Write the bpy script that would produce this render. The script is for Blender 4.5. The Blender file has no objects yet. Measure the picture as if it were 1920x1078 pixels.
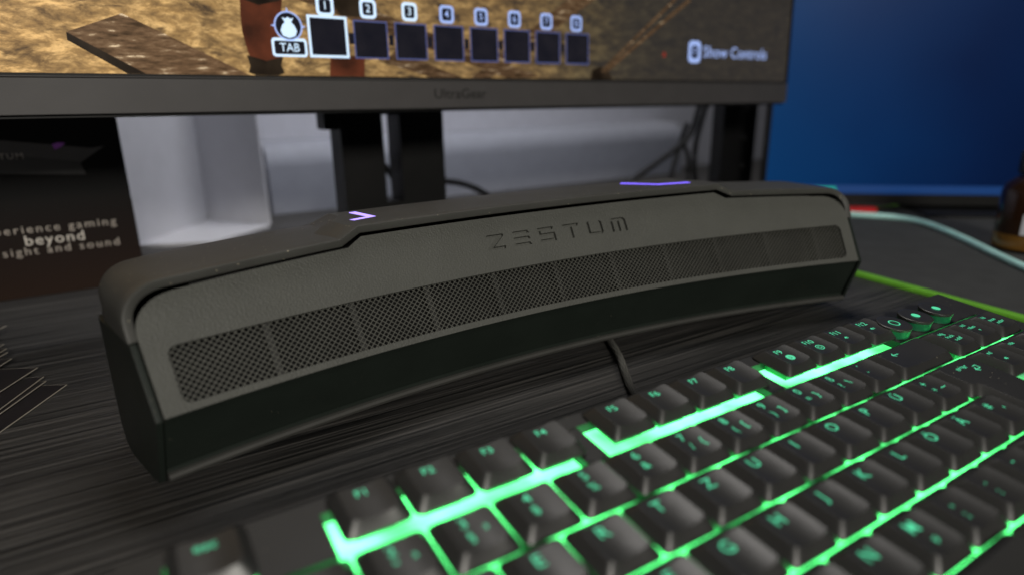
import bpy, bmesh, math, random
from mathutils import Vector, Matrix
random.seed(7)
S = 0.001                       # everything below is laid out in millimetres
C = bpy.context.scene.collection
scn = bpy.context.scene

# ------------------------------------------------------------------ camera
CAM = Vector((4.829, -111.135, 130.644))
RR = ((0.85053224, -0.52572038, -0.01459408), (-0.16617163, -0.24230443, -0.95586377), (0.49898086, 0.81541808, -0.29344754))
cam = bpy.data.cameras.new('camera'); co = bpy.data.objects.new('camera', cam); C.objects.link(co)
r0, r1, r2 = (Vector(r) for r in RR)
co.matrix_world = Matrix(((r0.x, -r1.x, -r2.x, CAM.x*S), (r0.y, -r1.y, -r2.y, CAM.y*S), (r0.z, -r1.z, -r2.z, CAM.z*S), (0, 0, 0, 1)))
cam.sensor_width = 36; cam.lens = 36*1198.9/1920; cam.clip_start = 0.005; cam.clip_end = 20
cam.dof.use_dof = True; cam.dof.focus_distance = 0.283; cam.dof.aperture_fstop = 4.4; cam.dof.aperture_blades = 7
scn.camera = co
# ------------------------------------------------------------------ world and lamps (an evening room)
w = bpy.data.worlds.new('World'); scn.world = w; w.use_nodes = True
w.node_tree.nodes['Background'].inputs[0].default_value = (0.80, 0.88, 1.0, 1); w.node_tree.nodes['Background'].inputs[1].default_value = 0.012
def area(name, loc, target, sx, sy, power, col):
    l = bpy.data.lights.new(name, 'AREA'); l.shape = 'RECTANGLE'; l.size = sx*S; l.size_y = sy*S; l.energy = power; l.color = col
    o = bpy.data.objects.new(name, l); C.objects.link(o); o.location = Vector(loc)*S
    o.rotation_euler = (Vector(target)-Vector(loc)).to_track_quat('-Z', 'Y').to_euler()
area('ceiling_lamp', (420, 460, 1500), (250, 150, 0), 600, 400, 7.0, (1.0, 0.96, 0.92))
area('room_lamp', (-140, -1150, 650), (200, 120, 40), 320, 220, 13.5, (1.0, 0.95, 0.86))
area('wall_fill', (300, 385, 400), (300, 700, 150), 460, 30, 1.35, (0.90, 0.92, 1.0))  # unseen fill added behind the monitor to brighten the wall
scn.view_settings.view_transform = 'Standard'; scn.view_settings.look = 'None'
scn.view_settings.exposure = 0; scn.view_settings.gamma = 1; scn.view_settings.use_curve_mapping = False
scn.cycles.max_bounces = 6

# ------------------------------------------------------------------ materials
def nodes(name):
    m = bpy.data.materials.new(name); m.use_nodes = True; nt = m.node_tree
    return m, nt, nt.nodes['Principled BSDF']
def coord(nt, scale=(1, 1, 1), loc=(0, 0, 0)):
    t = nt.nodes.new('ShaderNodeTexCoord'); mp = nt.nodes.new('ShaderNodeMapping')
    mp.inputs['Scale'].default_value = scale; mp.inputs['Location'].default_value = loc
    nt.links.new(t.outputs['Object'], mp.inputs[0]); return mp.outputs[0]
def noise(nt, vec, scale, detail=3, rough=0.5):
    n = nt.nodes.new('ShaderNodeTexNoise'); n.inputs['Scale'].default_value = scale; n.inputs['Detail'].default_value = detail
    n.inputs['Roughness'].default_value = rough; nt.links.new(vec, n.inputs['Vector']); return n.outputs['Fac']
def ramp(nt, fac, stops):
    r = nt.nodes.new('ShaderNodeValToRGB'); e = r.color_ramp.elements
    while len(e) < len(stops): e.new(0.5)
    for k, (p, c) in enumerate(stops): e[k].position = p; e[k].color = (*c, 1)
    nt.links.new(fac, r.inputs[0]); return r.outputs[0]
def plastic(name, col, rough=0.5, grain=0, grain_h=0.0, var=0.12, dust=0.0, bevel=0.0, spec=0.5):
    m, nt, b = nodes(name); L = nt.links
    v = coord(nt)
    n = noise(nt, v, 60, 4)
    c = ramp(nt, n, [(0.3, tuple(x*(1-var) for x in col)), (0.7, tuple(x*(1+var) for x in col))])
    if dust:
        vo = nt.nodes.new('ShaderNodeTexVoronoi'); vo.inputs['Scale'].default_value = 420; vo.inputs['Randomness'].default_value = 1; L.new(v, vo.inputs['Vector'])
        n3 = noise(nt, v, 35, 2)
        mt = nt.nodes.new('ShaderNodeMath'); mt.operation = 'MULTIPLY'; mt.inputs[1].default_value = 0.21*dust; L.new(n3, mt.inputs[0])
        lt = nt.nodes.new('ShaderNodeMath'); lt.operation = 'LESS_THAN'; L.new(vo.outputs['Distance'], lt.inputs[0]); L.new(mt.outputs[0], lt.inputs[1])
        sel = nt.nodes.new('ShaderNodeMath'); sel.operation = 'GREATER_THAN'; sel.inputs[1].default_value = 0.60
        sp = nt.nodes.new('ShaderNodeSeparateColor'); L.new(vo.outputs['Color'], sp.inputs[0]); L.new(sp.outputs[0], sel.inputs[0])
        mu = nt.nodes.new('ShaderNodeMath'); mu.operation = 'MULTIPLY'; L.new(lt.outputs[0], mu.inputs[0]); L.new(sel.outputs[0], mu.inputs[1])
        mx = nt.nodes.new('ShaderNodeMix'); mx.data_type = 'RGBA'; L.new(mu.outputs[0], mx.inputs[0]); L.new(c, mx.inputs[6]); mx.inputs[7].default_value = (0.42, 0.38, 0.28, 1)
        c = mx.outputs[2]
    L.new(c, b.inputs['Base Color'])
    rr = nt.nodes.new('ShaderNodeMapRange'); rr.inputs[3].default_value = rough-0.06; rr.inputs[4].default_value = rough+0.08
    L.new(noise(nt, v, 25, 5), rr.inputs[0]); L.new(rr.outputs[0], b.inputs['Roughness'])
    b.inputs['Specular IOR Level'].default_value = spec
    nrm = None
    if bevel:
        bv = nt.nodes.new('ShaderNodeBevel'); bv.samples = 4; bv.inputs[0].default_value = bevel*S; nrm = bv.outputs[0]
    if grain:
        bp = nt.nodes.new('ShaderNodeBump'); bp.inputs['Strength'].default_value = 1; bp.inputs['Distance'].default_value = grain_h*S
        L.new(noise(nt, v, grain, 2), bp.inputs['Height'])
        if nrm: L.new(nrm, bp.inputs['Normal'])
        nrm = bp.outputs[0]
    if nrm: L.new(nrm, b.inputs['Normal'])
    return m
def glow(name, col, strength):
    m, nt, b = nodes(name); b.inputs['Base Color'].default_value = (*[min(1, x*0.5) for x in col], 1); b.inputs['Roughness'].default_value = 0.4
    b.inputs['Emission Color'].default_value = (*col, 1); b.inputs['Emission Strength'].default_value = strength; return m
M = {}
M['panel'] = plastic('panel_plastic', (0.076, 0.078, 0.069), 0.55, 1250, 0.30, 0.06, 0, 0.2)
M['hood'] = plastic('hood_plastic', (0.055, 0.055, 0.050), 0.48, 2500, 0.02, 0.08, 1.0, 0.6)
M['body'] = plastic('body_plastic', (0.012, 0.017, 0.0135), 0.36, 2500, 0.02, 0.1, 0.3, 0.6)  # green tint stands in for the keyboard glow reflected in the plastic
M['lip'] = plastic('lip_plastic', (0.050, 0.050, 0.046), 0.45, 2500, 0.02, 0.1)  # lighter than the body: the rim's highlight is put into the colour
M['black'] = plastic('black_plastic', (0.005, 0.005, 0.005), 0.6, spec=0.2)
M['mesh'] = plastic('grid_plastic', (0.098, 0.099, 0.086), 0.45)
M['rib'] = plastic('rib_plastic', (0.020, 0.020, 0.0185), 0.6)
M['key'] = plastic('key_plastic', (0.027, 0.0268, 0.0258), 0.40, 2600, 0.015, 0.1, 0.7, 0.22, 0.75)
M['case'] = plastic('case_plastic', (0.026, 0.026, 0.0255), 0.5, 2000, 0.03, 0.08, 0.5, 0.4, 0.5)
M['knob_side'] = plastic('knob_side_green', (0.010, 0.13, 0.055), 0.35)
M['housing'] = plastic('under_key_shade_green', (0.012, 0.17, 0.07), 0.4)  # block added under each key; dark green stands in for the shaded backlight
M['legend'] = glow('legend_green', (0.085, 0.62, 0.33), 0.95)
M['bezel'] = plastic('bezel_plastic', (0.068, 0.064, 0.064), 0.55, 1800, 0.05, 0.06, 0.25, 0.8)
M['bezel_dark'] = plastic('bezel_dark', (0.007, 0.007, 0.007), 0.5, spec=0.25)
M['logo'] = plastic('logo_dark', (0.012, 0.011, 0.011), 0.4)
M['violet'] = glow('violet_light', (0.40, 0.29, 1.0), 1.7)
M['violet_deep'] = glow('violet_light_deep', (0.20, 0.13, 1.0), 1.5)
M['white'] = plastic('white_plastic', (0.50, 0.50, 0.53), 0.5, 0, 0, 0.03)
M['wall'] = plastic('wall_paint', (0.50, 0.50, 0.54), 0.8, 300, 0.1, 0.04)
M['lower_band'] = plastic('lower_band_grey', (0.27, 0.28, 0.32), 0.7, 0, 0, 0.05)  # darker grey puts the lower wall's shading into the colour
M['pad'] = plastic('pad_cloth', (0.040, 0.042, 0.042), 0.85, 900, 0.15, 0.15)
M['pad_edge'] = plastic('pad_edge_green', (0.13, 0.42, 0.02), 0.7, 700, 0.2)
M['teal'] = plastic('teal_rubber', (0.55, 0.95, 0.90), 0.45)
M['red'] = plastic('red_plastic', (0.75, 0.02, 0.025), 0.4)
M['cable'] = plastic('cable_black', (0.006, 0.006, 0.0065), 0.5, spec=0.25)
M['braid_core'] = plastic('braid_core', (0.015, 0.015, 0.015), 0.6)
M['braid'] = plastic('braid_grey', (0.10, 0.098, 0.088), 0.6)
M['cap'] = plastic('cap_black', (0.015, 0.013, 0.013), 0.4)
M['label'] = plastic('label_white', (0.55, 0.56, 0.62), 0.6)
m, nt, b = nodes('amber_glass'); b.inputs['Base Color'].default_value = (0.022, 0.009, 0.004, 1); b.inputs['Roughness'].default_value = 0.18; M['amber'] = m
M['amber_low'] = plastic('amber_band_brown', (0.16, 0.075, 0.012), 0.2)
M['print'] = plastic('print_white', (0.80, 0.74, 0.66), 0.5, 0, 0, 0.05)
M['print_dim'] = plastic('print_grey', (0.52, 0.46, 0.40), 0.5, 0, 0, 0.1)
M['print_bar'] = plastic('print_bar', (0.030, 0.029, 0.028), 0.4)
M['print_bar2'] = plastic('print_bar_light', (0.065, 0.060, 0.058), 0.4)
M['print_violet'] = plastic('print_violet', (0.40, 0.10, 0.55), 0.4)
M['paper_edge'] = plastic('paper_edge', (0.36, 0.33, 0.27), 0.7)
# desk: dark brushed wood, grain along x
m, nt, b = nodes('desk_wood'); L = nt.links
v = coord(nt, (1.3, 80, 3)); v2 = coord(nt, (3.0, 210, 7)); v3 = coord(nt, (1, 30, 1))
n1 = noise(nt, v, 5, 6, 0.65); n2 = noise(nt, v2, 3, 3, 0.5); n3 = noise(nt, v3, 4, 3)
ad = nt.nodes.new('ShaderNodeMath'); ad.operation = 'ADD'; L.new(n1, ad.inputs[0]); L.new(n2, ad.inputs[1])
hf = nt.nodes.new('ShaderNodeMath'); hf.operation = 'MULTIPLY'; hf.inputs[1].default_value = 0.5; L.new(ad.outputs[0], hf.inputs[0])
L.new(ramp(nt, hf.outputs[0], [(0.42, (0.002, 0.002, 0.002)), (0.475, (0.026, 0.0245, 0.023)), (0.53, (0.040, 0.038, 0.0355)), (0.60, (0.075, 0.070, 0.065))]), b.inputs['Base Color'])
b.inputs['Roughness'].default_value = 0.55
bp = nt.nodes.new('ShaderNodeBump'); bp.inputs['Strength'].default_value = 1.0; bp.inputs['Distance'].default_value = 0.0024; L.new(hf.outputs[0], bp.inputs['Height']); L.new(bp.outputs[0], b.inputs['Normal'])
M['desk'] = m
# keyboard light guide: green with brighter spots above its diodes
m, nt, b = nodes('light_guide'); L = nt.links
b.inputs['Base Color'].default_value = (0.2, 0.6, 0.4, 1)
v = coord(nt); nn_ = noise(nt, v, 55, 2)
rr = nt.nodes.new('ShaderNodeMapRange'); rr.inputs[1].default_value = 0.3; rr.inputs[2].default_value = 0.7; rr.inputs[3].default_value = 0.9; rr.inputs[4].default_value = 6.0
L.new(nn_, rr.inputs[0]); L.new(rr.outputs[0], b.inputs['Emission Strength']); b.inputs['Emission Color'].default_value = (0.095, 1.0, 0.225, 1)
M['guide'] = m
M['guide_low'] = m.copy(); _n = [n for n in M['guide_low'].node_tree.nodes if n.type == 'MAP_RANGE'][0]; _n.inputs[3].default_value = 1.2; _n.inputs[4].default_value = 6.5
M['guide_mid'] = m.copy(); _n = [n for n in M['guide_mid'].node_tree.nodes if n.type == 'MAP_RANGE'][0]; _n.inputs[1].default_value = 0.42; _n.inputs[3].default_value = 0.04; _n.inputs[4].default_value = 4.5
# printed box: black fading to brown flat print near the foot
m, nt, b = nodes('box_print'); L = nt.links
t = nt.nodes.new('ShaderNodeTexCoord'); sx = nt.nodes.new('ShaderNodeSeparateXYZ'); L.new(t.outputs['Object'], sx.inputs[0])
rr = nt.nodes.new('ShaderNodeMapRange'); rr.inputs[1].default_value = 0.0; rr.inputs[2].default_value = 0.07; L.new(sx.outputs[2], rr.inputs[0])
L.new(ramp(nt, rr.outputs[0], [(0.0, (0.026, 0.013, 0.008)), (0.45, (0.015, 0.008, 0.006)), (1.0, (0.003, 0.003, 0.003))]), b.inputs['Base Color']); b.inputs['Roughness'].default_value = 0.5; b.inputs['Specular IOR Level'].default_value = 0.15
M['box'] = m
# leaflet gloss
m, nt, b = nodes('leaflet_print'); L = nt.links; v = coord(nt)
L.new(ramp(nt, noise(nt, v, 18, 2), [(0.4, (0.010, 0.010, 0.013)), (0.62, (0.022, 0.018, 0.019)), (0.8, (0.06, 0.045, 0.035))]), b.inputs['Base Color']); b.inputs['Roughness'].default_value = 0.3
M['leaflet'] = m
# game picture on the monitor
def screen_mat(name, build):
    m, nt, b = nodes(name); b.inputs['Base Color'].default_value = (0.002, 0.002, 0.002, 1); b.inputs['Roughness'].default_value = 0.35; b.inputs['Specular IOR Level'].default_value = 0.06
    c = build(nt); nt.links.new(c, b.inputs['Emission Color']); b.inputs['Emission Strength'].default_value = 1.0; return m
def ground_pic(nt):
    v = coord(nt); ro = nt.nodes.new('ShaderNodeMapping'); ro.inputs['Rotation'].default_value = (0, 0, -0.3); ro.inputs['Scale'].default_value = (1, 2.3, 1); nt.links.new(v, ro.inputs[0])
    def dn(sc, det, dist, rough=0.6):
        k = nt.nodes.new('ShaderNodeTexNoise'); k.inputs['Scale'].default_value = sc; k.inputs['Detail'].default_value = det; k.inputs['Distortion'].default_value = dist; k.inputs['Roughness'].default_value = rough
        nt.links.new(ro.outputs[0], k.inputs['Vector']); return k.outputs['Fac']
    fine = ramp(nt, dn(75, 8, 0.3, 0.72), [(0.36, (0.13, 0.070, 0.020)), (0.50, (0.33, 0.190, 0.062)), (0.64, (0.76, 0.47, 0.18))])
    crev = ramp(nt, dn(48, 4, 0.9), [(0.30, (0.10, 0.08, 0.06)), (0.38, (0.45, 0.42, 0.36)), (0.45, (1, 1, 1)), (0.66, (1.15, 1.12, 1.05))])
    mu0 = nt.nodes.new('ShaderNodeMix'); mu0.data_type = 'RGBA'; mu0.blend_type = 'MULTIPLY'; mu0.inputs[0].default_value = 1; nt.links.new(fine, mu0.inputs[6]); nt.links.new(crev, mu0.inputs[7]); a = mu0.outputs[2]
    t = nt.nodes.new('ShaderNodeTexCoord'); sx = nt.nodes.new('ShaderNodeSeparateXYZ'); nt.links.new(t.outputs['Object'], sx.inputs[0])
    rr = nt.nodes.new('ShaderNodeMapRange'); rr.inputs[1].default_value = -0.25; rr.inputs[2].default_value = 0.23; nt.links.new(sx.outputs[0], rr.inputs[0])
    g = ramp(nt, rr.outputs[0], [(0.0, (1.0, 1.0, 1.0)), (0.35, (0.66, 0.68, 0.66)), (0.60, (0.42, 0.42, 0.38)), (0.74, (0.13, 0.15, 0.15)), (0.85, (0.04, 0.05, 0.06)), (1.0, (0.02, 0.025, 0.035))])
    mm = nt.nodes.new('ShaderNodeMix'); mm.data_type = 'RGBA'; mm.blend_type = 'MULTIPLY'; mm.inputs[0].default_value = 1; nt.links.new(a, mm.inputs[6]); nt.links.new(g, mm.inputs[7])
    ad = nt.nodes.new('ShaderNodeMix'); ad.data_type = 'RGBA'; ad.blend_type = 'ADD'; ad.inputs[0].default_value = 1; nt.links.new(mm.outputs[2], ad.inputs[6]); ad.inputs[7].default_value = (0.022, 0.020, 0.019, 1)
    r2_ = nt.nodes.new('ShaderNodeMapRange'); r2_.inputs[1].default_value = 0.085; r2_.inputs[2].default_value = 0.16; r2_.inputs[3].default_value = 1.0; r2_.inputs[4].default_value = 0.06; nt.links.new(sx.outputs[1], r2_.inputs[0])
    sc_ = nt.nodes.new('ShaderNodeVectorMath'); sc_.operation = 'SCALE'; nt.links.new(ad.outputs[2], sc_.inputs[0]); nt.links.new(r2_.outputs[0], sc_.inputs['Scale'])
    return sc_.outputs[0]
def wood_pic(dark):
    def f(nt):
        v = coord(nt, (1, 1, 1)); r = nt.nodes.new('ShaderNodeMapping'); r.inputs['Rotation'].default_value = (0, 0, 0.45); r.inputs['Scale'].default_value = (1, 5, 1); nt.links.new(v, r.inputs[0])
        n = noise(nt, r.outputs[0], 70, 6, 0.7)
        k = dark
        return ramp(nt, n, [(0.35, (0.05*k, 0.028*k, 0.013*k)), (0.52, (0.16*k, 0.09*k, 0.045*k)), (0.60, (0.24*k, 0.15*k, 0.08*k)), (0.68, (0.95*k, 0.72*k, 0.45*k))])
    return f
def mottled_pic(c0, c1, sc=60):
    def f(nt): return ramp(nt, noise(nt, coord(nt), sc, 5), [(0.35, c0), (0.65, c1)])
    return f
M['pic_ground'] = screen_mat('picture_ground', ground_pic); M['pic_ground'].node_tree.nodes['Principled BSDF'].inputs['Emission Strength'].default_value = 1.2
M['pic_wood'] = screen_mat('picture_wood', wood_pic(1.0)); M['pic_wood_dim'] = screen_mat('picture_wood_dim', wood_pic(0.6))
M['pic_dark'] = screen_mat('picture_dark', mottled_pic((0.008, 0.005, 0.003), (0.03, 0.02, 0.012)))
M['pic_leg'] = screen_mat('picture_leg', mottled_pic((0.040, 0.013, 0.007), (0.13, 0.034, 0.015), 50))
M['pic_slot'] = screen_mat('picture_slot', mottled_pic((0.008, 0.008, 0.013), (0.014, 0.013, 0.018)))
M['pic_border'] = glow('picture_border', (0.055, 0.07, 0.19), 1.0)
M['pic_white'] = glow('picture_white', (0.62, 0.80, 1.0), 0.95)
M['pic_blue'] = glow('picture_blue', (0.34, 0.46, 0.86), 0.9)
M['pic_red'] = glow('picture_red', (0.25, 0.03, 0.02), 0.6)
def blue_pic(nt):
    t = nt.nodes.new('ShaderNodeTexCoord'); sx = nt.nodes.new('ShaderNodeSeparateXYZ'); nt.links.new(t.outputs['Object'], sx.inputs[0])
    n = noise(nt, t.outputs['Object'], 6, 2); k = nt.nodes.new('ShaderNodeMath'); k.operation = 'MULTIPLY_ADD'; k.inputs[1].default_value = 0.16; nt.links.new(n, k.inputs[0]); nt.links.new(sx.outputs[0], k.inputs[2])
    return ramp(nt, k.outputs[0], [(0.06, (0.0010, 0.032, 0.115)), (0.17, (0.0009, 0.020, 0.082)), (0.28, (0.0008, 0.010, 0.048)), (0.38, (0.0006, 0.005, 0.028))])
M['pic_blue_bg'] = screen_mat('picture_blue_background', blue_pic)
M['pic_taskbar'] = glow('picture_taskbar', (0.001, 0.028, 0.120), 1.0)
M['pic_icon_blue'] = glow('picture_icon_blue', (0.03, 0.22, 0.9), 1.0)
M['pic_icon_light'] = glow('picture_icon_light', (0.18, 0.38, 0.85), 1.0)
M['pic_icon_green'] = glow('picture_icon_green', (0.005, 0.34, 0.24), 1.0)

# ------------------------------------------------------------------ mesh helpers (mm in, metres out)
def tag(o, label, cat, group=None):
    o['label'] = label; o['category'] = cat
    if group: o['group'] = group
    return o
def empty(name, loc, label, cat, group=None):
    o = bpy.data.objects.new(name, None); o.empty_display_size = 0.01; C.objects.link(o); o.location = Vector(loc)*S
    return tag(o, label, cat, group)
def link(name, me, mat, parent=None, loc=(0, 0, 0)):
    if mat is not None and not me.materials: me.materials.append(mat)
    o = bpy.data.objects.new(name, me); C.objects.link(o); o.location = Vector(loc)*S
    if parent is not None: o.parent = parent
    return o
def mesh(name, V, F, smooth=False, angle=None):
    me = bpy.data.meshes.new(name); me.from_pydata([(x*S, y*S, z*S) for x, y, z in V], [], F)
    bm = bmesh.new(); bm.from_mesh(me); bmesh.ops.recalc_face_normals(bm, faces=bm.faces)
    for f in bm.faces: f.smooth = smooth
    if smooth and angle:
        for e in bm.edges:
            if len(e.link_faces) == 2 and e.calc_face_angle(0) > math.radians(angle): e.smooth = False
    bm.to_mesh(me); bm.free(); return me
class MB:
    def __init__(s): s.V = []; s.F = []
    def add(s, V, F):
        n = len(s.V); s.V += [tuple(v) for v in V]; s.F += [tuple(i+n for i in f) for f in F]; return s
    def box(s, x0, x1, y0, y1, z0, z1):
        return s.add([(x, y, z) for z in (z0, z1) for y in (y0, y1) for x in (x0, x1)], [(0, 2, 3, 1), (4, 5, 7, 6), (0, 1, 5, 4), (2, 6, 7, 3), (0, 4, 6, 2), (1, 3, 7, 5)])
    def prism(s, poly, z0, z1, fn=lambda x, y, z: (x, y, z)):
        n = len(poly); V = [fn(x, y, z0) for x, y in poly]+[fn(x, y, z1) for x, y in poly]
        return s.add(V, [tuple(range(n))[::-1], tuple(range(n, 2*n))]+[(i, (i+1) % n, n+(i+1) % n, n+i) for i in range(n)])
    def flat(s, poly, fn): return s.add([fn(*p) for p in poly], [tuple(range(len(poly)))])
    def tube(s, pts, r, k=8, closed_ends=True):
        pts = [Vector(p) for p in pts]; n = len(pts); V = []; up = Vector((0, 0, 1))
        for i, p in enumerate(pts):
            d = (pts[min(i+1, n-1)]-pts[max(i-1, 0)]).normalized()
            a = d.cross(up); a = a.normalized() if a.length > 1e-3 else Vector((1, 0, 0)); b = d.cross(a)
            V += [p+(a*math.cos(2*math.pi*j/k)+b*math.sin(2*math.pi*j/k))*r for j in range(k)]
        F = [(i*k+j, i*k+(j+1) % k, (i+1)*k+(j+1) % k, (i+1)*k+j) for i in range(n-1) for j in range(k)]
        if closed_ends: F += [tuple(range(k)), tuple(range((n-1)*k, n*k))]
        return s.add(V, F)
    def lathe(s, prof, cx, cy, k=28):
        n = len(prof); V = [(cx+r*math.cos(2*math.pi*j/k), cy+r*math.sin(2*math.pi*j/k), z) for r, z in prof for j in range(k)]
        F = [(i*k+j, i*k+(j+1) % k, (i+1)*k+(j+1) % k, (i+1)*k+j) for i in range(n-1) for j in range(k)]+[tuple(range(k)), tuple(range((n-1)*k, n*k))]
        return s.add(V, F)
    def done(s, name, mat, parent=None, loc=(0, 0, 0), smooth=False, angle=None): return link(name, mesh(name, s.V, s.F, smooth, angle), mat, parent, loc)
def smooth_path(pts, n=8):
    P = [Vector(p) for p in pts]; P = [P[0]*2-P[1]]+P+[P[-1]*2-P[-2]]; out = []
    for i in range(1, len(P)-2):
        for k in range(n):
            t = k/n; a, b_, c_, d_ = P[i-1:i+3]
            out.append(0.5*((2*b_)+(c_-a)*t+(2*a-5*b_+4*c_-d_)*t*t+(3*b_-a-3*c_+d_)*t**3))
    return out+[P[-2]]
def rrect(x0, y0, x1, y1, r, k=4):
    out = []
    for cx, cy, a in ((x1-r, y1-r, 0), (x0+r, y1-r, 90), (x0+r, y0+r, 180), (x1-r, y0+r, 270)):
        out += [(cx+r*math.cos(math.radians(a+90*j/k)), cy+r*math.sin(math.radians(a+90*j/k))) for j in range(k+1)]
    return out
def text_geo(s, size, x=0, y=0, align='LEFT', spacing=1.0, sx=1.0, offset=0.0):
    cu = bpy.data.curves.new('text', 'FONT'); cu.body = s; cu.size = size; cu.align_x = align; cu.align_y = 'CENTER'; cu.space_character = spacing; cu.resolution_u = 3; cu.offset = offset
    o = bpy.data.objects.new('text', cu); C.objects.link(o); bpy.context.view_layer.update()
    me = bpy.data.meshes.new_from_object(o.evaluated_get(bpy.context.evaluated_depsgraph_get()))
    V = [(x+v.co.x*sx, y+v.co.y) for v in me.vertices]; F = [tuple(p.vertices) for p in me.polygons]
    bpy.data.objects.remove(o); bpy.data.curves.remove(cu); bpy.data.meshes.remove(me); return V, F

# ------------------------------------------------------------------ setting: desk, wall
o = MB().box(-900, 1500, -500, 690, -30, 0).done('desk', M['desk']); o['kind'] = 'structure'
o = MB().box(-900, 1500, 700, 740, -300, 900).done('wall', M['wall']); o['kind'] = 'structure'
lp = [(640, 0.3), (640, 52)]+[(666-26*math.cos(math.radians(t)), 52+26*math.sin(math.radians(t))) for t in range(10, 91, 10)]+[(699, 80), (699, 0.3)]
mb = MB(); mb.add([(x, y, z) for x in (150, 790) for y, z in lp], [tuple(range(len(lp))), tuple(range(len(lp), 2*len(lp)))]+[(j, (j+1) % len(lp), len(lp)+(j+1) % len(lp), len(lp)+j) for j in range(len(lp))])
o = mb.done('wall_lower_band', M['lower_band'], None, (0, 0, 0), True, 40); o['kind'] = 'structure'  # raised strip added for the shaded lower part of the wall

# ------------------------------------------------------------------ soundbar
XC, YC, RB, A0 = 166.12, 129.812, 707.8, 0.02962
BASE = Vector((187.08, 129.5+25, 0))
def bar(s, d, z):
    a = s/RB+A0
    return (XC+(RB+d)*math.sin(a)-BASE.x, YC+(RB+d)*math.cos(a)-RB-BASE.y, z-BASE.z)
ZB, DB = 32.8, -9.1
TH = math.atan2(20.7, 36.3); CT, ST = math.cos(TH), math.sin(TH)
def pan(s, v, n):                      # panel coordinates: along, up the slope, out of the face
    return bar(s, DB+v*ST-n*CT, ZB+v*CT+n*ST)
def z2v(z): return (z-ZB)/CT
root = empty('soundbar', BASE, 'curved black gaming soundbar with mesh grille and embossed wordmark', 'soundbar')
def ptop(s):
    s = abs(s)
    pts = [(0, 74.5), (99.3, 74.6), (106, 71.2), (152, 69.4), (168, 68.4)]
    if s <= 168:
        for (a, za), (b_, zb) in zip(pts, pts[1:]):
            if s <= b_: return za+(zb-za)*(s-a)/(b_-a)
    k = min(1, (s-168)/17.2); r = 11.4
    return 68.4-r*(1-math.sqrt(max(0, 1-k**2.4)))
ss = sorted(set([-185.2+i*3.6 for i in range(104) if -185.2+i*3.6 < 185]+[185.2, -99.3, -106, 99.3, 106, -168, 168]+[sg*x for sg in (-1, 1) for x in (171, 174, 177, 179, 181, 182.5, 183.7, 184.6, 185.0)]))
V = []; F = []
for s in ss:
    vt = z2v(ptop(s))
    V += [(s, 0, 0), (s, vt, 0), (s, vt, -2.6), (s, 0, -2.6)]
for i in range(len(ss)-1):
    a, b_ = 4*i, 4*i+4
    F += [(a+j, a+(j+1) % 4, b_+(j+1) % 4, b_+j) for j in range(4)]
F += [(3, 2, 1, 0), tuple(len(V)-4+j for j in range(4))]
pm = mesh('front_panel', V, F)
po = link('front_panel', pm, M['panel'], root)
# cutters in flat panel space
LET = [
 [[(0, 5.9), (0.7, 7.3), (9.6, 7.3), (9.6, 6.3), (3.4, 1.4), (9.6, 1.4), (9.0, 0), (0, 0), (0, 1.1), (6.1, 5.9)]],
 [[(0, 5.9), (0.5, 7.3), (8.8, 7.3), (9.5, 5.9)], [(0, 2.95), (0.5, 4.35), (8.8, 4.35), (9.5, 2.95)], [(0, 0), (0.5, 1.4), (8.8, 1.4), (9.5, 0)]],
 [[(0, 7.3), (9.0, 7.3), (8.5, 5.9), (1.5, 5.9), (1.5, 4.35), (9.4, 4.35), (9.4, 0), (0, 0), (0.5, 1.4), (7.9, 1.4), (7.9, 2.95), (0, 2.95)]],
 [[(0, 7.3), (9.6, 7.3), (9.0, 5.9), (5.5, 5.9), (5.5, 0), (4.0, 0), (4.0, 5.9), (0.5, 5.9)]],
 [[(0, 1.2), (0, 6.6), (1.5, 7.3), (1.5, 1.4), (7.6, 1.4), (7.6, 7.3), (9.1, 6.6), (9.1, 1.2), (7.9, 0), (1.2, 0)]],
 [[(0, 0), (0, 6.1), (1.2, 7.3), (8.4, 7.3), (9.6, 6.1), (9.6, 0), (8.1, 0), (8.1, 5.9), (5.5, 5.9), (5.5, 0), (4.1, 0), (4.1, 5.9), (1.5, 5.9), (1.5, 0)]],
]
cut = MB(); cut.prism(rrect(-178.4, z2v(35.0), 178.4, z2v(52.3), 3.2, 5), -6, 3)
vb = z2v(60.9)
for k, polys in enumerate(LET):
    for poly in polys: cut.prism([(-42.5+14.25*k+x, vb+y) for x, y in poly], -1.7, 1.5)
cm = link('cutter', mesh('cutter', cut.V, cut.F), None, root)
bo = po.modifiers.new('b', 'BOOLEAN'); bo.operation = 'DIFFERENCE'; bo.object = cm; bo.solver = 'EXACT'
bpy.context.view_layer.update()
nm = bpy.data.meshes.new_from_object(po.evaluated_get(bpy.context.evaluated_depsgraph_get()))
po.modifiers.clear(); bpy.data.objects.remove(cm)
bm = bmesh.new(); bm.from_mesh(nm); bmesh.ops.triangulate(bm, faces=bm.faces)
for v in bm.verts: v.co = Vector(pan(v.co.x/S, v.co.y/S, v.co.z/S))*S
for f in bm.faces: f.smooth = True
for e in bm.edges:
    if len(e.link_faces) == 2 and e.calc_face_angle(0) > 0.5: e.smooth = False
bm.to_mesh(nm); bm.free(); nm.name = 'front_panel'; nm.materials.clear(); nm.materials.append(M['panel']); po.data = nm
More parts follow.
